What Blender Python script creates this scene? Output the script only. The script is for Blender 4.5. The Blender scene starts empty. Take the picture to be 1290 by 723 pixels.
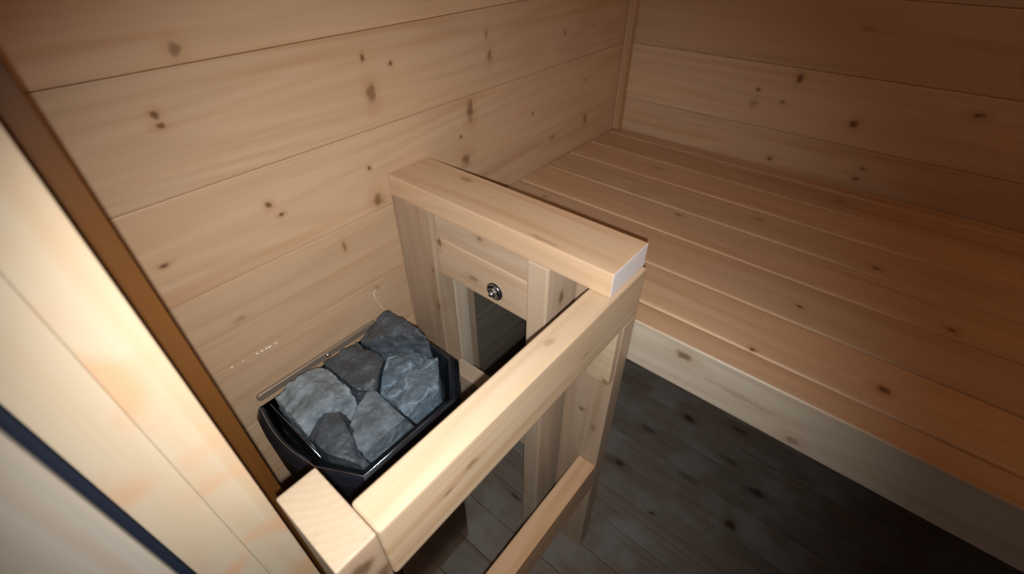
import bpy, bmesh, math, random
from mathutils import Vector, Matrix, noise

H = 0.76                       # bench top above the floor
scn = bpy.context.scene
C = scn.collection

# ------------------------------------------------------------------ camera
FPX = 577.168
cd = bpy.data.cameras.new('camera')
cam = bpy.data.objects.new('camera', cd)
C.objects.link(cam)
r = Vector((0.76583651, 0.64301486, -0.00513209))
u = Vector((-0.40345398, 0.48670141, 0.77482038))
w = Vector((-0.50071882, 0.59131517, -0.63216061))
m = Matrix((r, u, -w)).transposed().to_4x4()
CAM = Vector((0.63681691, -1.22938052, 0.49 + H))
m.translation = CAM
cam.matrix_world = m
cd.sensor_width = 36.0
cd.lens = 36.0 * FPX / 1290.0
cd.clip_start = 0.01
cd.dof.use_dof = True
cd.dof.focus_distance = 0.78
cd.dof.aperture_fstop = 4.5
scn.camera = cam

# ------------------------------------------------------------------ view, world, lights
scn.view_settings.view_transform = 'Standard'
scn.view_settings.look = 'None'
scn.view_settings.gamma = 1.0
scn.view_settings.use_curve_mapping = False
scn.view_settings.exposure = 0.0

world = bpy.data.worlds.new('world')
scn.world = world
world.use_nodes = True
bg = world.node_tree.nodes['Background']
bg.inputs['Color'].default_value = (0.75, 0.85, 1.0, 1)
bg.inputs['Strength'].default_value = 0.10

def spot(name, off, aim, power, col, size, blend, rad):
    ld = bpy.data.lights.new(name, 'SPOT')
    ld.energy = power; ld.color = col; ld.spot_size = math.radians(size); ld.spot_blend = blend
    ld.shadow_soft_size = rad
    o = bpy.data.objects.new(name, ld); C.objects.link(o)
    p = CAM + r * off[0] + u * off[1] + w * off[2]
    o.location = p
    o.rotation_euler = (Vector(aim) - p).to_track_quat('-Z', 'Y').to_euler()
    return o
# the phone's torch, a hand's breadth beside the lens
spot('phone_torch', (0.003, -0.019, 0.0), (0.15, -0.80, -0.10 + H), 21.5, (1.0, 0.975, 0.94), 102, 1.0, 0.004)
# dim warm sauna lamp under the ceiling
pl = bpy.data.lights.new('ceiling_lamp_light', 'POINT'); pl.energy = 2.2; pl.color = (1.0, 0.62, 0.32); pl.shadow_soft_size = 0.09
po = bpy.data.objects.new('ceiling_lamp_light', pl); po.location = (1.22, -0.38, 1.86); C.objects.link(po)

# ------------------------------------------------------------------ materials
def nn(nt, typ, **kw):
    n = nt.nodes.new(typ)
    for k, v in kw.items(): setattr(n, k, v)
    return n
def math_(nt, op, a, b=None, clamp=False):
    n = nt.nodes.new('ShaderNodeMath'); n.operation = op; n.use_clamp = clamp
    for i, v in enumerate((a, b)):
        if v is None: continue
        if isinstance(v, (int, float)): n.inputs[i].default_value = v
        else: nt.links.new(v, n.inputs[i])
    return n.outputs[0]
def mixc(nt, fac, a, b, mode='MIX'):
    n = nt.nodes.new('ShaderNodeMix'); n.data_type = 'RGBA'; n.blend_type = mode
    for s, v in ((0, fac), (6, a), (7, b)):
        if isinstance(v, (int, float)): n.inputs[s].default_value = v
        elif isinstance(v, tuple): n.inputs[s].default_value = (*v, 1)
        else: nt.links.new(v, n.inputs[s])
    return n.outputs[2]
def noise_(nt, vec, scale, detail=3.0, rough=0.55):
    n = nt.nodes.new('ShaderNodeTexNoise'); n.inputs['Scale'].default_value = scale
    n.inputs['Detail'].default_value = detail; n.inputs['Roughness'].default_value = rough
    nt.links.new(vec, n.inputs['Vector']); return n.outputs['Fac']
def vmul(nt, v, k):
    n = nt.nodes.new('ShaderNodeVectorMath'); n.operation = 'MULTIPLY'
    nt.links.new(v, n.inputs[0]); n.inputs[1].default_value = k; return n.outputs[0]
def vadd(nt, a, b):
    n = nt.nodes.new('ShaderNodeVectorMath'); n.operation = 'ADD'
    nt.links.new(a, n.inputs[0])
    if isinstance(b, tuple): n.inputs[1].default_value = b
    else: nt.links.new(b, n.inputs[1])
    return n.outputs[0]
def maprange(nt, v, a, b, c=0.0, d=1.0, smooth=True):
    n = nt.nodes.new('ShaderNodeMapRange'); n.interpolation_type = 'SMOOTHSTEP' if smooth else 'LINEAR'
    nt.links.new(v, n.inputs[0])
    for i, x in enumerate((a, b, c, d)): n.inputs[i + 1].default_value = x
    return n.outputs[0]

# base colour pairs (light, dark grain) of the timbers
TONE = {
    'wall':  ((0.66, 0.48, 0.32), (0.54, 0.365, 0.225)),
    'bench': ((0.60, 0.415, 0.265), (0.47, 0.300, 0.175)),
    'rail':  ((0.60, 0.475, 0.335), (0.50, 0.365, 0.225)),
    'toprail': ((0.74, 0.545, 0.37), (0.62, 0.43, 0.265)),
    'post':  ((0.50, 0.385, 0.28), (0.40, 0.29, 0.20)),
    'fascia': ((0.62, 0.55, 0.44), (0.50, 0.42, 0.32)),
    'apron': ((0.62, 0.50, 0.375), (0.52, 0.40, 0.285)),
    'floor': ((0.27, 0.230, 0.195), (0.17, 0.138, 0.112)),
    'jamb':  ((0.56, 0.49, 0.375), (0.53, 0.41, 0.28)),
    'brown': ((0.13, 0.052, 0.012), (0.08, 0.03, 0.006)),
    'panel': ((0.60, 0.565, 0.50), (0.50, 0.46, 0.39)),
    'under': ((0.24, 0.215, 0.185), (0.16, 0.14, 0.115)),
}
def wood(key, axis, knots=(), rough=0.45, name=None):
    """sawn softwood; axis = the grain's direction 0/1/2; knots = (x,y,z, rx,ry,rz, strength) in object space"""
    mt = bpy.data.materials.new(name or 'wood_%s' % key); mt.use_nodes = True
    nt = mt.node_tree; bs = nt.nodes['Principled BSDF']
    tc = nn(nt, 'ShaderNodeTexCoord'); oi = nn(nt, 'ShaderNodeObjectInfo')
    comb = nn(nt, 'ShaderNodeCombineXYZ')
    for i, k in enumerate((7.3, 13.1, 19.7)):
        nt.links.new(math_(nt, 'MULTIPLY', oi.outputs['Random'], k), comb.inputs[i])
    P0 = tc.outputs['Object']
    P = vadd(nt, P0, comb.outputs[0])
    s = [1.0, 1.0, 1.0]; s[axis] = 0.085
    G = vmul(nt, P, tuple(s))
    s2 = [1.0, 1.0, 1.0]; s2[axis] = 0.02
    F = vmul(nt, P, tuple(s2))
    n1 = noise_(nt, G, 9.0, 2.5, 0.45)
    rings = math_(nt, 'PINGPONG', math_(nt, 'MULTIPLY', n1, 11.0), 0.5)
    rings = maprange(nt, rings, 0.05, 0.5, 0.0, 1.0)
    fib = noise_(nt, F, 210.0, 3.0, 0.6)
    blot = noise_(nt, vmul(nt, P, tuple(0.35 if i == axis else 1.0 for i in range(3))), 6.0, 2.0, 0.5)
    light, dark = TONE[key]
    g = math_(nt, 'ADD', math_(nt, 'MULTIPLY', rings, 0.42), math_(nt, 'MULTIPLY', maprange(nt, fib, 0.3, 0.75), 0.32))
    col = mixc(nt, g, light, dark)
    b = maprange(nt, blot, 0.3, 0.72, 0.0, 1.0)
    warm = tuple(min(1, c * k) for c, k in zip(light, (1.06, 0.92, 0.78)))
    col = mixc(nt, math_(nt, 'MULTIPLY', b, 0.42), col, warm)
    stk = noise_(nt, vmul(nt, P, tuple(0.05 if i == axis else 1.0 for i in range(3))), 34.0, 2.0, 0.5)
    deep = tuple(c * k for c, k in zip(dark, (0.98, 0.80, 0.62)))
    col = mixc(nt, maprange(nt, stk, 0.54, 0.74, 0.0, 0.55), col, deep)
    if key == 'floor':
        col = mixc(nt, math_(nt, 'MULTIPLY', maprange(nt, noise_(nt, P, 9.0, 2.0), 0.42, 0.66), 0.8), col, (0.31, 0.30, 0.275))
    if key == 'jamb':
        col = mixc(nt, maprange(nt, noise_(nt, P, 16.0, 1.0), 0.5, 0.68), col, (0.60, 0.385, 0.235))
    tone = math_(nt, 'ADD', math_(nt, 'MULTIPLY', oi.outputs['Random'], 0.20), 0.86)
    tn = nn(nt, 'ShaderNodeCombineXYZ')
    for i in range(3): nt.links.new(tone, tn.inputs[i])
    col = mixc(nt, 1.0, col, tn.outputs[0], 'MULTIPLY')
    if knots:
        nd = nn(nt, 'ShaderNodeTexNoise'); nd.inputs['Scale'].default_value = 70.0; nd.inputs['Detail'].default_value = 2.0
        nt.links.new(P0, nd.inputs['Vector'])
        ctr = vadd(nt, nd.outputs['Color'], (-0.5, -0.5, -0.5))
        core = halo = None
        for kx, ky, kz, rx, ry, rz, st in knots:
            d = vadd(nt, P0, (-kx, -ky, -kz))
            d = vmul(nt, d, (1 / rx, 1 / ry, 1 / rz))
            d = vadd(nt, d, vmul(nt, ctr, (1.1, 1.1, 1.1)))
            ln = nn(nt, 'ShaderNodeVectorMath', operation='LENGTH'); nt.links.new(d, ln.inputs[0])
            a = maprange(nt, ln.outputs['Value'], 1.05, 0.30, 0.0, st * .9)
            h = maprange(nt, ln.outputs['Value'], 2.6, 0.6, 0.0, st * 0.40)
            core = a if core is None else math_(nt, 'MAXIMUM', core, a)
            halo = h if halo is None else math_(nt, 'MAXIMUM', halo, h)
        hc = tuple(c * k for c, k in zip(dark, (0.80, 0.62, 0.46)))
        col = mixc(nt, halo, col, hc)
        kc = tuple(c * k for c, k in zip(dark, (0.30, 0.21, 0.15)))
        col = mixc(nt, core, col, kc)
    nt.links.new(col, bs.inputs['Base Color'])
    bs.inputs['Roughness'].default_value = rough
    bs.inputs['Specular IOR Level'].default_value = 0.35
    bp = nn(nt, 'ShaderNodeBump'); bp.inputs['Strength'].default_value = 0.12; bp.inputs['Distance'].default_value = 0.002
    nt.links.new(math_(nt, 'ADD', fib, math_(nt, 'MULTIPLY', n1, 1.5)), bp.inputs['Height'])
    nt.links.new(bp.outputs[0], bs.inputs['Normal'])
    return mt
def plain(name, col, rough=0.5, metal=0.0, spec=0.5, vary=0.0, bump=0.0, scale=40.0):
    mt = bpy.data.materials.new(name); mt.use_nodes = True
    nt = mt.node_tree; bs = nt.nodes['Principled BSDF']
    bs.inputs['Roughness'].default_value = rough; bs.inputs['Metallic'].default_value = metal
    bs.inputs['Specular IOR Level'].default_value = spec
    tc = nn(nt, 'ShaderNodeTexCoord'); n1 = noise_(nt, tc.outputs['Object'], scale, 4.0)
    nt.links.new(mixc(nt, maprange(nt, n1, 0.3, 0.7), tuple(c * (1 - vary) for c in col), tuple(min(1, c * (1 + vary)) for c in col)), bs.inputs['Base Color'])
    if bump:
        bp = nn(nt, 'ShaderNodeBump'); bp.inputs['Strength'].default_value = bump; bp.inputs['Distance'].default_value = 0.002
        nt.links.new(n1, bp.inputs['Height']); nt.links.new(bp.outputs[0], bs.inputs['Normal'])
    return mt
def end_grain(name, light, dark, centre, axis):
    """growth rings round a centre on a sawn end"""
    mt = bpy.data.materials.new(name); mt.use_nodes = True
    nt = mt.node_tree; bs = nt.nodes['Principled BSDF']
    tc = nn(nt, 'ShaderNodeTexCoord')
    s = [1.0, 1.0, 1.0]; s[axis] = 0.0
    d = vmul(nt, vadd(nt, tc.outputs['Object'], tuple(-c for c in centre)), tuple(s))
    ln = nn(nt, 'ShaderNodeVectorMath', operation='LENGTH'); nt.links.new(d, ln.inputs[0])
    wob = math_(nt, 'MULTIPLY', noise_(nt, tc.outputs['Object'], 14.0, 2.0), 0.010)
    ph = math_(nt, 'PINGPONG', math_(nt, 'MULTIPLY', math_(nt, 'ADD', ln.outputs['Value'], wob), 130.0), 0.5)
    f = math_(nt, 'MULTIPLY', maprange(nt, ph, 0.0, 0.5), 0.22)
    col = mixc(nt, f, light, dark)
    col = mixc(nt, maprange(nt, noise_(nt, tc.outputs['Object'], 60.0, 3.0), 0.5, 0.8, 0.0, 0.35), col, dark)
    nt.links.new(col, bs.inputs['Base Color']); bs.inputs['Roughness'].default_value = 0.6
    return mt
_wc = {}
def W(key, axis):
    k = (key, axis)
    if k not in _wc: _wc[k] = wood(key, axis)
    return _wc[k]

# ------------------------------------------------------------------ helpers
def link(name, me, mats, loc=(0, 0, 0), parent=None, smooth=False):
    o = bpy.data.objects.new(name, me)
    for mt in (mats if isinstance(mats, (list, tuple)) else [mats]): me.materials.append(mt)
    o.location = loc
    C.objects.link(o)
    if parent is not None:
        o.parent = parent
        o.location = Vector(loc) - ORIG.get(parent.name, Vector())
        ORIG[o.name] = Vector(loc)
    else:
        ORIG[o.name] = Vector(loc)
    if smooth:
        for p in me.polygons: p.use_smooth = True
    return o
ORIG = {}
def bm_mesh(name, bm):
    me = bpy.data.meshes.new(name); bm.to_mesh(me); bm.free(); return me
def box_bm(sx, sy, sz, bev=0.003, seg=2):
    bm = bmesh.new(); bmesh.ops.create_cube(bm, size=1.0)
    for v in bm.verts: v.co = Vector((v.co.x * sx, v.co.y * sy, v.co.z * sz))
    if bev > 0: bmesh.ops.bevel(bm, geom=list(bm.edges), offset=bev, segments=seg, profile=0.6, affect='EDGES')
    return bm
_bc = {}
def board(name, x, y, z, key, axis, parent=None, bev=0.003, knots=(), mat=None, endmat=None, seg=2, share=True):
    """a timber given by its extents in metres, z counted from the bench top"""
    sx, sy, sz = x[1] - x[0], y[1] - y[0], z[1] - z[0]
    loc = Vector(((x[0] + x[1]) / 2, (y[0] + y[1]) / 2, (z[0] + z[1]) / 2 + H))
    loc_kn = []
    for k in knots:
        kx, ky, kz = k[0], k[1], k[2] + H
        if x[0] - .01 <= kx <= x[1] + .01 and y[0] - .01 <= ky <= y[1] + .01 and z[0] + H - .01 <= kz <= z[1] + H + .01:
            loc_kn.append((kx - loc.x, ky - loc.y, kz - loc.z) + tuple(k[3:]))
    mt = mat or (wood(key, axis, loc_kn) if loc_kn else W(key, axis))
    if endmat is None:
        kk = (round(sx, 4), round(sy, 4), round(sz, 4), bev, mt.name)
        me = _bc.get(kk)
        if me is None:
            me = bm_mesh(name, box_bm(sx, sy, sz, bev, seg)); me.materials.append(mt); _bc[kk] = me
        o = bpy.data.objects.new(name, me); C.objects.link(o)
        o.location = loc - (ORIG.get(parent.name, Vector()) if parent is not None else Vector())
        ORIG[o.name] = loc
        if parent is not None: o.parent = parent
        return o
    bm = box_bm(sx, sy, sz, bev, seg)
    bm.normal_update()
    em, nrm = endmat
    for f in bm.faces:
        if f.normal.dot(Vector(nrm)) > 0.9: f.material_index = 1
    return link(name, bm_mesh(name, bm), [mt, em], loc, parent)
def empty(name, loc, label=None, cat=None, group=None):
    o = bpy.data.objects.new(name, None); C.objects.link(o); o.location = loc; o.empty_display_size = .05
    ORIG[o.name] = Vector(loc)
    if label: tag(o, label, cat, group)
    return o
def tag(o, label=None, cat=None, group=None, kind=None):
    if label: o['label'] = label
    if cat: o['category'] = cat
    if group: o['group'] = group
    if kind: o['kind'] = kind
    return o

# ------------------------------------------------------------------ the room
XR, ZC, ZF = 1.55, 1.24, -H       # right wall, ceiling, floor (from the bench top)
YF = -1.20                        # inner face of the front wall
dark_back = plain('backing_wood', (0.16, 0.10, 0.06), 0.8, vary=0.2)

# knots of the walls: (x, y, z, rx, ry, rz, strength)
def kA(y, z, ry, rz, s=1.0): return (0, y, z, 0.02, ry, rz, s)
KA = [kA(-1.044, .377, .008, .010, .7), kA(-1.090, .318, .006, .006), kA(-1.091, .306, .007, .005), kA(-1.011, .171, .006, .006),
      kA(-.998, .150, .005, .004), kA(-1.157, .147, .008, .004), kA(-.812, .328, .004, .006), kA(-.764, .311, .004, .004),
      kA(-.808, .276, .010, .020, .75), kA(-.538, .283, .008, .014, .7), kA(-.292, .287, .008, .008, .6), kA(-.598, .196, .012, .026, .8),
      kA(-.618, .105, .016, .016, .8), kA(-.627, .155, .004, .004), kA(-.402, .141, .005, .005, .8), kA(-.192, .170, .005, .004, .7),
      kA(-.175, .070, .010, .016, .7), kA(-.839, .166, .005, .005), kA(-.835, .106, .014, .017, .85), kA(-.320, .062, .016, .008, .45),
      kA(-.918, .052, .004, .013, .7), kA(-.878, -.064, .006, .004), kA(-.545, .32, .005, .012, .5), kA(-1.11, .02, .012, .006, .35)]
def kB(x, z, rx, rz, s=1.0): return (x, 0, z, rx, 0.02, rz, s)
KB = [kB(.431, .204, .008, .011), kB(.355, .167, .005, .005), kB(.414, .151, .006, .005, .7), kB(.565, .134, .010, .009),
      kB(.749, .191, .012, .006), kB(.429, .020, .007, .006), kB(.617, .046, .009, .005, .7), kB(.616, .021, .010, .005, .9),
      kB(.355, .135, .010, .012, .4), kB(.95, .33, .010, .008, .7), kB(.72, .40, .012, .007, .6), kB(.52, .31, .02, .006, .3)]
seams = [ZF, -.735, -.597, -.460, -.323, -.186, -.049, .0865, .2245, .3615, .499, .6365, .774, .9115, 1.049, 1.187, ZC]

def wall_struct(name, x, y, z):
    o = board(name, x, y, z, 'wall', 0, mat=dark_back, bev=0)
    o['kind'] = 'structure'
    return o
wl = wall_struct('wall_left', (-.06, -.018), (YF - .14, .06), (ZF, ZC))
for a, b in zip(seams[:-1], seams[1:]):
    if b > 0:
        board('plank', (-.018, 0), (YF - .14, 0), (a + .0002, b - .0002), 'wall', 1, wl, bev=.0020, knots=KA)
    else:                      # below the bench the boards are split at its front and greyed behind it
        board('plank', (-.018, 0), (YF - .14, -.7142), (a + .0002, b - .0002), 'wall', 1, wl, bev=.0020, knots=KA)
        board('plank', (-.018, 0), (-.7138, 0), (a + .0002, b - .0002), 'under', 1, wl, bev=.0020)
wb = wall_struct('wall_back', (-.06, XR + .06), (.018, .06), (ZF, ZC))
for a, b in zip(seams[:-1], seams[1:]):
    board('plank', (0, XR), (0, .018), (a + .0002, b - .0002), 'wall', 0, wb, bev=.0020, knots=KB)
wr = wall_struct('wall_right', (XR + .018, XR + .06), (YF - .14, .06), (ZF, ZC))
for a, b in zip(seams[:-1], seams[1:]):
    board('plank', (XR, XR + .018), (YF - .14, 0), (a + .0002, b - .0002), 'wall', 1, wr, bev=.0020)
ce = wall_struct('ceiling', (-.06, XR + .06), (YF - .14, .06), (ZC + .018, ZC + .05))
for i in range(10):
    board('plank', (0, XR), (-.137 * (i + 1) + .0005, -.137 * i - .0005), (ZC, ZC + .018), 'wall', 0, ce, bev=.0020)
# floor planks run along the bench; seams where the photo shows them
KF = []
for x_, y_, rx, ry, s in [(.507, -.207, .028, .014, 1), (.421, -.327, .030, .012, .7), (.412, -.482, .022, .014, .9), (.646, -.148, .03, .014, .7),
                          (.726, -.451, .016, .018, 1), (.752, -.318, .030, .016, .9), (.553, -.556, .012, .008, .8), (.41, -.736, .020, .010, .7),
                          (.245, -.756, .030, .007, .8), (.59, -.40, .04, .010, .5), (.66, -.27, .04, .012, .5), (.30, -.60, .02, .012, .6)]:
    KF.append((x_, y_, -H, rx, ry, .02, s))
fl = wall_struct('floor', (-.06, XR + .06), (YF - .9, .06), (ZF - .05, ZF - .016))
ys = [0.0, -.03, -.119, -.208, -.298, -.388, -.478, -.567, -.650, -.742, -.832, -.922, -1.012, -1.102, -1.192, -1.282, -1.372, -1.46, -1.55, -1.64, -1.73, -1.82, -1.91, -2.0]
for a, b in zip(ys[:-1], ys[1:]):
    board('floor_plank', (0, XR), (b + .0006, a - .0006), (ZF - .016, ZF), 'floor', 0, fl, bev=.0018, knots=KF)
# front wall left of the doorway, with its brown corner strip and the door jamb right beside the camera
wf = wall_struct('wall_front', (0, .236), (YF - .12, YF - .018), (ZF, ZC))
for a, b in zip(seams[:-1], seams[1:]):
    board('plank', (0, .236), (YF - .018, YF), (a + .0002, b - .0002), 'wall', 0, wf, bev=.0020)
t1 = board('trim_1', (.2365, .252), (YF - .10, YF), (ZF, ZC), 'brown', 2, bev=.0015); t1['kind'] = 'structure'
door = empty('door_1', (.33, -1.27, 0)); door['kind'] = 'structure'
board('jamb_board', (.2525, .3555), (-1.2525, -1.2206), (ZF, ZC), 'jamb', 2, door, bev=.0012)
board('jamb_board', (.2525, .3545), (-1.2860, -1.2526), (ZF, ZC), 'jamb', 2, door, bev=.0008)
seal = board('door_seal', (.30, .3540), (-1.2935, -1.2865), (ZF, ZC), 'brown', 2, door, bev=.003, mat=plain('seal_rubber', (0.012, 0.018, 0.035), 0.55))
board('door_panel', (.2525, .3535), (-1.42, -1.2940), (ZF, ZC), 'panel', 2, door, bev=.003)
# wall above and right of the doorway (outside the frame)
wfr = wall_struct('wall_front_right', (1.05, XR), (YF - .12, YF - .018), (ZF, ZC))
for a, b in zip(seams[:-1], seams[1:]):
    board('plank', (1.05, XR), (YF - .018, YF), (a + .0002, b - .0002), 'wall', 0, wfr, bev=.0020)
# corner batten between left and back wall
t2 = board('trim_2', (.0005, .0215), (-.0215, -.0005), (.001, ZC), 'bench', 2, bev=.0025); t2['kind'] = 'structure'

# ceiling lamp (outside the frame, carries the warm light)
lamp = empty('ceiling_lamp', (1.22, -.38, ZC + H), 'round warm sauna lamp fixed under the plank ceiling', 'lamp')
bm = bmesh.new(); bmesh.ops.create_uvsphere(bm, u_segments=20, v_segments=10, radius=.06)
for v in bm.verts: v.co.z *= .55
em = bpy.data.materials.new('lamp_glass'); em.use_nodes = True
em.node_tree.nodes['Principled BSDF'].inputs['Emission Color'].default_value = (1, .6, .3, 1)
em.node_tree.nodes['Principled BSDF'].inputs['Emission Strength'].default_value = 1.0
link('lamp_shade', bm_mesh('lamp_shade', bm), em, (1.22, -.38, ZC + H - .033), lamp, True)

# ------------------------------------------------------------------ bench
bench = empty('sauna_bench', (.75, -.35, 0), 'wide slatted wooden sauna bench along the back wall and a front board whose pale face imitates torchlight', 'bench')
def kT(x, y, rx, ry, s=1.0): return (x, y, 0, rx, ry, .02, s)
KT = [kT(.764, -.622, .010, .008), kT(.608, -.659, .006, .005), kT(.635, -.515, .006, .004), kT(.824, -.428, .008, .006), kT(.711, -.320, .010, .007, .8),
      kT(.364, -.367, .010, .006, .7), kT(.609, -.091, .014, .007, .6), kT(.23, -.185, .025, .008, .35), kT(.10, -.48, .01, .008, .4), kT(.50, -.28, .014, .006, .5)]
yb = [-.002, -.049, -.145, -.243, -.345, -.448, -.560, -.6645]
for a, b in zip(yb[:-1], yb[1:]):
    board('bench_slat', (.002, XR - .002), (b + .0006, a - .0006), (-.027, 0), 'bench', 0, bench, bev=.0062, knots=KT, seg=3)
KFa = [(.532, -.711, -.022, .018, .02, .009, .9), (.70, -.711, -.075, .012, .02, .008, .6), (.62, -.711, -.045, .06, .02, .008, .3)]
board('front_board', (.002, XR - .002), (-.711, -.6655), (-.090, .0), 'fascia', 0, bench, bev=.0045, knots=KFa, seg=3, endmat=(W('bench', 0), (0, 0, 1)))  # face toned pale for torchlight falling on it; top keeps the bench colour
for x_ in (.002, 1.46):
    board('bearer', (x_, x_ + .038), (-.6645, -.004), (-.116, -.0275), 'post', 1, bench)
board('leg', (.002, .045), (-.700, -.665), (ZF, -.117), 'post', 2, bench)
board('leg', (1.462, 1.50), (-.700, -.665), (ZF, -.117), 'post', 2, bench)

# ------------------------------------------------------------------ heater guard
guard = empty('heater_guard', (.225, -.96, 0), 'pale timber guard rail built round the black stone heater in front of the bench', 'railing')
white_end = end_grain('sawn_end_white', (0.86, 0.84, 0.86), (0.74, 0.70, 0.70), (0, .03, -.05), 0)
ring_end = end_grain('sawn_end', (0.50, 0.395, 0.28), (0.38, 0.28, 0.18), (-.10, .06, 0), 2)
board('top_rail', (0.001, .4445), (-.808, -.7145), (.1055, .144), 'toprail', 0, guard, knots=[(.12, -.735, .144, .02, .008, .01, .5), (.33, -.80, .144, .03, .004, .004, .4)], bev=.0022, endmat=(white_end, (1, 0, 0)))
KR = [(.45, -1.073, .068, .02, .014, .006, .55), (.45, -.861, .05, .02, .015, .002, .7), (.45, -1.104, .061, .02, .008, .003, .7), (.43, -.92, .105, .006, .012, .02, .35)]
board('side_rail', (.411, .450), (-1.1775, -.7145), (.0155, .105), 'rail', 1, guard, bev=.0050, seg=3, knots=KR)
KP = [(.45, -1.20, .075, .014, .016, .014, .9), (.45, -1.19, .035, .014, .014, .022, .9), (.45, -1.205, .0, .014, .012, .02, .8)]
board('front_post', (.3595, .4495), (-1.2163, -1.1782), (ZF, .1045), 'post', 2, guard, bev=.0022, endmat=(ring_end, (0, 0, 1)), knots=KP)
board('corner_post', (.3605, .4495), (-.752, -.7145), (ZF, .0150), 'post', 2, guard, bev=.0025, knots=[(.401, -.752, -.225, .006, .02, .006, .8), (.437, -.752, -.07, .01, .02, .02, .4), (.43, -.752, -.26, .006, .02, .012, .5)])
board('corner_post_top', (.3605, .4105), (-.752, -.7145), (.0155, .1050), 'post', 2, guard, bev=.0020)
board('stud', (.308, .347), (-.8075, -.7185), (ZF, .1050), 'apron', 2, guard, bev=.0035, knots=[(.347, -.77, .03, .02, .008, .016, .8)])
board('wall_post', (.001, .0975), (-.8078, -.7695), (ZF, .1050), 'post', 2, guard, bev=.0022, knots=[(.091, -.807, -.107, .006, .02, .012, .6), (.09, -.807, -.02, .004, .02, .008, .5)])
board('back_post', (.001, .0975), (-.7690, -.7315), (ZF, .1050), 'fascia', 2, guard, bev=.0045)
KAp = [(.106, -.798, .044, .006, .02, .014, .9), (.205, -.798, .092, .010, .02, .007, .6), (.184, -.798, .004, .015, .02, .008, .6)]
board('guard_board', (.0980, .3075), (-.798, -.762), (.0545, .1048), 'apron', 0, guard, bev=.0025, knots=KAp)
board('guard_board', (.0980, .3075), (-.799, -.762), (-.0265, .0540), 'apron', 0, guard, bev=.0025, knots=KAp)
board('side_rail', (.411, .450), (-1.1775, -.7525), (-.459, -.370), 'bench', 1, guard, bev=.0025)
board('cross_rail', (.0982, .3075), (-.8075, -.7695), (-.372, -.283), 'apron', 0, guard, bev=.0025)
board('bearing_block', (.404, .4488), (-.7685, -.7525), (-.106, .0150), 'rail', 0, guard, bev=.003, knots=[(.410, -.769, -.05, .010, .02, .022, .6), (.442, -.769, -.10, .008, .02, .008, .7)])

# bolt through the lower guard board
steel = plain('bright_steel', (0.62, 0.64, 0.66), 0.22, 1.0, vary=0.1)
darks = plain('dark_steel', (0.03, 0.032, 0.036), 0.35, 0.8, vary=0.2)
def cyl_y(rad, depth, seg=28, rin=None, taper=1.0):
    bm = bmesh.new()
    if rin is None:
        bmesh.ops.create_cone(bm, cap_ends=True, segments=seg, radius1=rad, radius2=rad * taper, depth=depth)
    else:
        rings = []
        for (rr, zz) in ((rin, -depth / 2), (rad, -depth / 2), (rad, depth / 2), (rad * .94, depth / 2 + .0004), (rin, depth / 2)):
            rings.append([bm.verts.new((rr * math.cos(2 * math.pi * i / seg), rr * math.sin(2 * math.pi * i / seg), zz)) for i in range(seg)])
        for a, b in zip(rings, rings[1:] + rings[:1]):
            for i in range(seg): bm.faces.new((a[i], a[(i + 1) % seg], b[(i + 1) % seg], b[i]))
    bmesh.ops.rotate(bm, verts=bm.verts, cent=(0, 0, 0), matrix=Matrix.Rotation(math.radians(90), 3, 'X'))
    bmesh.ops.recalc_face_normals(bm, faces=bm.faces)
    return bm
bx, bz, by = .235, .001 + H, -.799
wsh = link('washer', bm_mesh('washer', cyl_y(.0165, .0022, 36, .0095)), darks, (bx, by - .0012, bz), guard, True)
link('washer_rim', bm_mesh('washer_rim', cyl_y(.0150, .0030, 36, .0120)), steel, (bx, by - .0017, bz), wsh, True)
bh = link('bolt_head', bm_mesh('bolt_head', cyl_y(.0108, .0075, 6, None, .86)), steel, (bx, by - .0040, bz), wsh)
link('bolt_end', bm_mesh('bolt_end', cyl_y(.0045, .006, 16, None, .8)), steel, (bx, by - .0100, bz), wsh, True)

# ------------------------------------------------------------------ heater
blackm = plain('black_enamel', (0.012, 0.016, 0.024), 0.28, 0.0, 0.5, vary=0.2)
edge_m = plain('worn_steel_edge', (0.42, 0.50, 0.60), 0.25, 1.0)
body_m = plain('brushed_dark_steel', (0.46, 0.36, 0.27), 0.2, 1.0, vary=0.08, scale=6.0)
inner_m = plain('tray_steel', (0.05, 0.06, 0.07), 0.4, 0.7, vary=0.2)
heater = empty('sauna_heater', (.135, -1.02, .09), 'black wall-mounted electric sauna heater with open stone tray, inside the guard rail', 'heater')
def outline(grow=0.0, n=7, bulge=.010):
    """plan of the heater: straight back, bowed left end, chamfered front corners"""
    x0, x1, y0, y1 = .030, .256 + grow, -1.146 - grow, -.876 + grow
    pts = [(x0, y1), (x0, y0)]
    for i in range(1, n):
        t = i / n
        pts.append((x0 + (.188 - x0) * t, y0 - bulge * math.sin(math.pi * t)))
    pts += [(.190 + grow * .6, y0), (x1, -1.110 - grow * .5), (x1, -.936 + grow * .5), (.190 + grow * .6, y1)]
    return pts
def prism(rings, cap_top=False, cap_bot=False):
    bm = bmesh.new(); vs = []
    for pts, z in rings: vs.append([bm.verts.new((p[0], p[1], z + H)) for p in pts])
    n = len(vs[0])
    for a, b in zip(vs, vs[1:]):
        for i in range(n): bm.faces.new((a[i], a[(i + 1) % n], b[(i + 1) % n], b[i]))
    if cap_top: bm.faces.new(vs[-1])
    if cap_bot: bm.faces.new(vs[0])
    bmesh.ops.recalc_face_normals(bm, faces=bm.faces)
    return bm
def heat(name, bm, mt, parent, smooth=False):
    ctr = Vector((.135, -1.02, H - .2))
    for v in bm.verts: v.co -= ctr
    return link(name, bm_mesh(name, bm), mt, ctr, parent, smooth)
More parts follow.
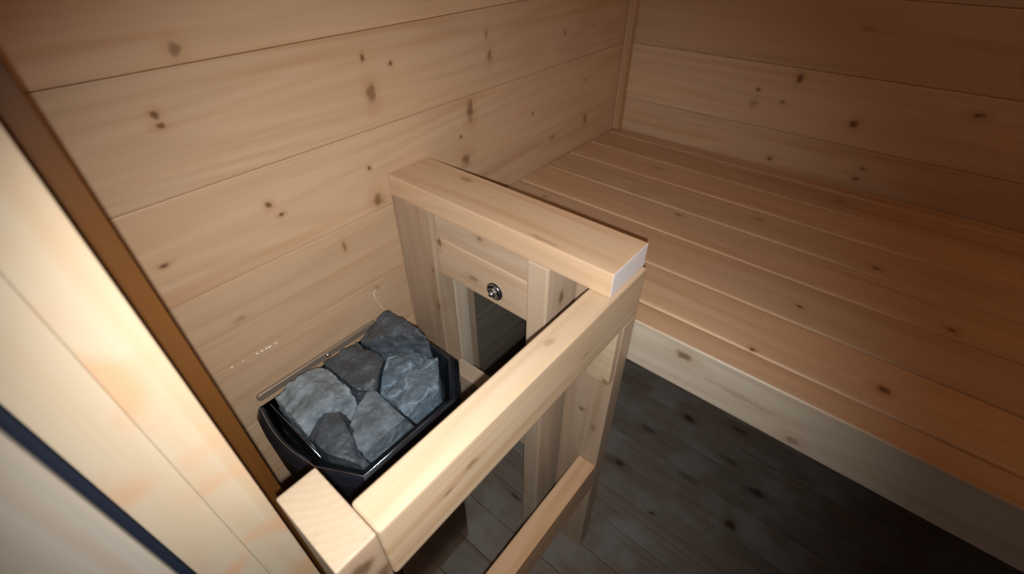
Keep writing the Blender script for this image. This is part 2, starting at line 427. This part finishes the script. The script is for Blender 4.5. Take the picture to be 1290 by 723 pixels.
RZ = -.130
# collar: outer skin flares a little, turned-in lip, inner wall of the tray down to its bottom
col_o = heat('collar', prism([(outline(-.004), RZ - .105), (outline(.012), RZ - .085), (outline(.013), RZ - .016), (outline(.006), RZ - .003), (outline(.001), RZ),
                        (outline(-.003), RZ - .002), (outline(-.006), RZ - .012), (outline(-.010), RZ - .10)], False, False), blackm, heater)
heat('stone_tray', prism([(outline(-.0105), RZ - .006), (outline(-.011), RZ - .070), (outline(-.012), RZ - .072), (outline(-.016), RZ - .072)], True), inner_m, heater)
# bright pressed edge on the lip
def tube(pts, rad, seg=8, closed=False):
    bm = bmesh.new(); rings = []
    P = [Vector(p) for p in pts]; n = len(P)
    for i, p in enumerate(P):
        a = P[(i - 1) % n] if (closed or i > 0) else p
        b = P[(i + 1) % n] if (closed or i < n - 1) else p
        d = (b - a).normalized()
        s = d.cross(Vector((0, 0, 1)));
        if s.length < .01: s = Vector((1, 0, 0))
        s.normalize(); t = s.cross(d)
        rings.append([bm.verts.new(p + s * rad * math.cos(2 * math.pi * k / seg) + t * rad * math.sin(2 * math.pi * k / seg)) for k in range(seg)])
    for i in range(n if closed else n - 1):
        a, b = rings[i], rings[(i + 1) % n]
        for k in range(seg): bm.faces.new((a[k], a[(k + 1) % seg], b[(k + 1) % seg], b[k]))
    if not closed: bm.faces.new(rings[0]); bm.faces.new(rings[-1][::-1])
    bmesh.ops.recalc_face_normals(bm, faces=bm.faces)
    return bm
op = outline(.0015)[1:-1]
heat('rim_edge', tube([(p[0], p[1], RZ + H + .0005) for p in op], .0011), edge_m, heater, True)
# straight inner guide plate at the left end, inside the bowed end
bm = box_bm(.150, .0018, .06, .0004, 1)
link('end_plate', bm_mesh('end_plate', bm), inner_m, (.110, -1.1335, RZ - .031 + H), heater)
heat('end_plate_edge', tube([(.036, -1.1335, RZ + H), (.184, -1.1335, RZ + H)], .0009), edge_m, heater, True)
# body below the collar
body = heat('body', prism([(outline(-.020), -.665), (outline(-.006), -.655), (outline(-.003), -.40), (outline(-.003), RZ - .104)], True, True), body_m, heater)
# controls under the body
for k, yy in enumerate((-1.07, -.97)):
    bm = bmesh.new(); bmesh.ops.create_cone(bm, cap_ends=True, segments=24, radius1=.018, radius2=.015, depth=.018)
    link('control_knob', bm_mesh('control_knob', bm), blackm, (.19, yy, -.675 + H), heater)
# wall bracket: long rounded steel bar above the tray's back edge
bm = bmesh.new(); seg = 10; pr = []
hl, hh = .1215, .0074
for k in range(seg + 1):
    a = -math.pi / 2 + math.pi * k / seg; pr.append((hl - hh + hh * math.cos(a), hh * math.sin(a)))
for k in range(seg + 1):
    a = math.pi / 2 + math.pi * k / seg; pr.append((-hl + hh + hh * math.cos(a), hh * math.sin(a)))
va = [bm.verts.new((0, p[0], p[1])) for p in pr]; vb = [bm.verts.new((.005, p[0], p[1])) for p in pr]
vc = [bm.verts.new((.006, p[0] * .995, p[1] * .86)) for p in pr]
n = len(pr)
for A_, B_ in ((va, vb), (vb, vc)):
    for i in range(n): bm.faces.new((A_[i], A_[(i + 1) % n], B_[(i + 1) % n], B_[i]))
bm.faces.new(vc); bmesh.ops.recalc_face_normals(bm, faces=bm.faces)
br = link('wall_bracket', bm_mesh('wall_bracket', bm), plain('bracket_steel', (0.30, 0.245, 0.195), 0.5, 0.35), (.0005, -1.0205, -.137 + H), heater)
bm = bmesh.new(); bmesh.ops.create_uvsphere(bm, u_segments=14, v_segments=8, radius=.0038)
link('screw', bm_mesh('screw', bm), steel, (.0068, -1.010, -.137 + H), br, True)

# ------------------------------------------------------------------ stones
def stone_mat(name, col, vein):
    mt = bpy.data.materials.new(name); mt.use_nodes = True
    nt = mt.node_tree; bs = nt.nodes['Principled BSDF']
    tc = nn(nt, 'ShaderNodeTexCoord'); P = tc.outputs['Object']
    a = noise_(nt, P, 28.0, 6.0, 0.65); b = noise_(nt, P, 240.0, 4.0, 0.7)
    c0 = tuple(c * .62 for c in col); c1 = tuple(min(1, c * 1.30) for c in col)
    cc = mixc(nt, maprange(nt, a, .32, .68), c0, c1)
    cc = mixc(nt, maprange(nt, b, .60, .78, 0, .55), cc, tuple(min(1, c * 2.3 + .03) for c in col))
    wv = nn(nt, 'ShaderNodeTexWave'); wv.inputs['Scale'].default_value = 7.0; wv.inputs['Distortion'].default_value = 14.0
    wv.inputs['Detail'].default_value = 5.0; nt.links.new(P, wv.inputs['Vector'])
    cc = mixc(nt, maprange(nt, wv.outputs['Fac'], .965, 1.0, 0, vein), cc, tuple(min(1, c * 2.8) for c in col))
    nt.links.new(cc, bs.inputs['Base Color']); bs.inputs['Roughness'].default_value = .5
    bp = nn(nt, 'ShaderNodeBump'); bp.inputs['Strength'].default_value = .6; bp.inputs['Distance'].default_value = .002
    nt.links.new(math_(nt, 'ADD', a, math_(nt, 'MULTIPLY', b, .35)), bp.inputs['Height']); nt.links.new(bp.outputs[0], bs.inputs['Normal'])
    return mt
S_light = stone_mat('stone_light', (0.215, 0.270, 0.315), .0)
S_mid = stone_mat('stone_mid', (0.140, 0.182, 0.220), .0)
S_blue = stone_mat('stone_blue', (0.125, 0.180, 0.235), .35)
S_dark = stone_mat('stone_dark', (0.066, 0.084, 0.104), .1)
STONES = [  # centre, half sizes, top height, top tilt (x, y), seed, material, label
    ((.108, -1.080, -.150), (.110, .095, .075), -.099, (-.02, -.20), 3, S_light, 'largest and palest grey stone at the left end of the heater tray'),
    ((.186, -1.108, -.152), (.070, .060, .07), -.112, (.10, -.12), 8, S_dark, 'dark rounded stone at the front left of the heater tray'),
    ((.206, -1.038, -.150), (.110, .100, .07), -.102, (.08, -.02), 12, S_mid, 'big mid-grey stone in the middle of the heater tray'),
    ((.214, -.960, -.150), (.110, .100, .07), -.092, (.14, .02), 21, S_blue, 'blue-grey angular stone filling the right front of the tray'),
    ((.152, -.958, -.150), (.060, .065, .06), -.094, (-.06, .06), 41, S_blue, 'small blue-grey stone wedged behind the right front stone'),
    ((.088, -.905, -.145), (.090, .080, .08), -.080, (-.12, -.06), 33, S_dark, 'dark slab-like stone at the far right back corner of the tray'),
    ((.095, -.995, -.150), (.100, .110, .07), -.104, (-.08, -.02), 52, S_dark, 'long dark stone lying along the back edge of the tray'),
]
def stone(i):
    c, size, top, tilt, seed, mt, label = STONES[i]
    rnd = random.Random(seed); c = Vector(c)
    pl = []                                     # planes (normal, distance from the centre)
    def plane(nrm, pt, gap=0.0):
        nrm = Vector(nrm).normalized(); pl.append((nrm, nrm.dot(Vector(pt) - c) - gap))
    for j, o in enumerate(STONES):
        if j == i: continue
        o = Vector(o[0]); d = o - c
        rr_ = random.Random(min(i, j) * 31 + max(i, j))
        # the same tilted contact plane for both neighbours
        a, b = (c, o) if i < j else (o, c)
        dn = (b - a).normalized(); dn = (dn + Vector((rr_.uniform(-.3, .3), rr_.uniform(-.3, .3), rr_.uniform(-.45, .45)))).normalized()
        if i > j: dn = -dn
        plane(dn, (c + o) / 2, .0009)
    plane((-1, 0, 0), (.043, 0, 0)); plane((1, 0, 0), (.243, 0, 0)); plane((0, -1, 0), (0, -1.128, 0)); plane((0, 1, 0), (0, -.890, 0))
    plane((.48, -.88, 0), (.215, -1.117, 0)); plane((.66, .75, 0), (.210, -.917, 0)); plane((0, 0, -1), (0, 0, RZ - .0715))
    plane((tilt[0], tilt[1], 1), (c.x, c.y, top))
    for _ in range(9):
        v = Vector((rnd.gauss(0, 1), rnd.gauss(0, 1), abs(rnd.gauss(0, .8)) + .35)).normalized()
        k = math.sqrt((v.x * size[0]) ** 2 + (v.y * size[1]) ** 2 + (v.z * (top - c.z)) ** 2)
        pl.append((v, k * rnd.uniform(.86, 1.04)))
    bm = bmesh.new(); bmesh.ops.create_icosphere(bm, subdivisions=6, radius=1.0)
    off = Vector((seed * 3.1, seed * 1.7, seed))
    for v in bm.verts:
        d = v.co.normalized()
        rad = 1 / math.sqrt((d.x / size[0]) ** 2 + (d.y / size[1]) ** 2 + (d.z / size[2]) ** 2)
        for nrm, dist in pl:
            q = nrm.dot(d)
            if q > 1e-4: rad = min(rad, max(dist, .006) / q)
        p = d * rad
        k = .075 * (noise.noise(p * 38 + off) + .35) + .045 * (noise.noise(p * 95 + off) + .35) + .016 * abs(noise.noise(p * 260 + off))
        v.co = p * (1 - max(0, k))
    o = link('heater_stone', bm_mesh('heater_stone', bm), mt, (c.x, c.y, c.z + H))
    tag(o, label, 'stone', 'stones heaped in the heater tray')
for i in range(len(STONES)): stone(i)

# ------------------------------------------------------------------ resin on the left wall
resin = plain('dried_resin', (0.85, 0.78, 0.66), 0.12, 0.0, 0.9)
rr = random.Random(4)
bm = bmesh.new()
for k in range(13):
    t = rr.random() ** .8
    y_ = -1.157 + .085 * t + rr.uniform(-.002, .002)
    b2 = bmesh.ops.create_uvsphere(bm, u_segments=8, v_segments=5, radius=rr.uniform(.0007, .0017))
    for v in b2['verts']: v.co = Vector((v.co.x * .8, v.co.y * 1.6 - 0 + y_ + 1.11, v.co.z + rr.uniform(-.0002, .0002) + (-.0515 - .004 * t) + .0515))
o = link('resin_beads', bm_mesh('resin_beads', bm), resin, (.0008, -1.11, -.0515 + H), wl, True); o['kind'] = 'stuff'
pts = [(.0015, -.879, -.062 + H), (.002, -.889, -.073 + H), (.004, -.886, -.090 + H), (.009, -.881, -.11 + H), (.014, -.877, -.132 + H)]
bm = tube(pts, .0006, 6)
for v in bm.verts: v.co -= Vector((.002, -.88, -.09 + H))
link('resin_thread', bm_mesh('resin_thread', bm), resin, (.002, -.88, -.09 + H), wl, True)
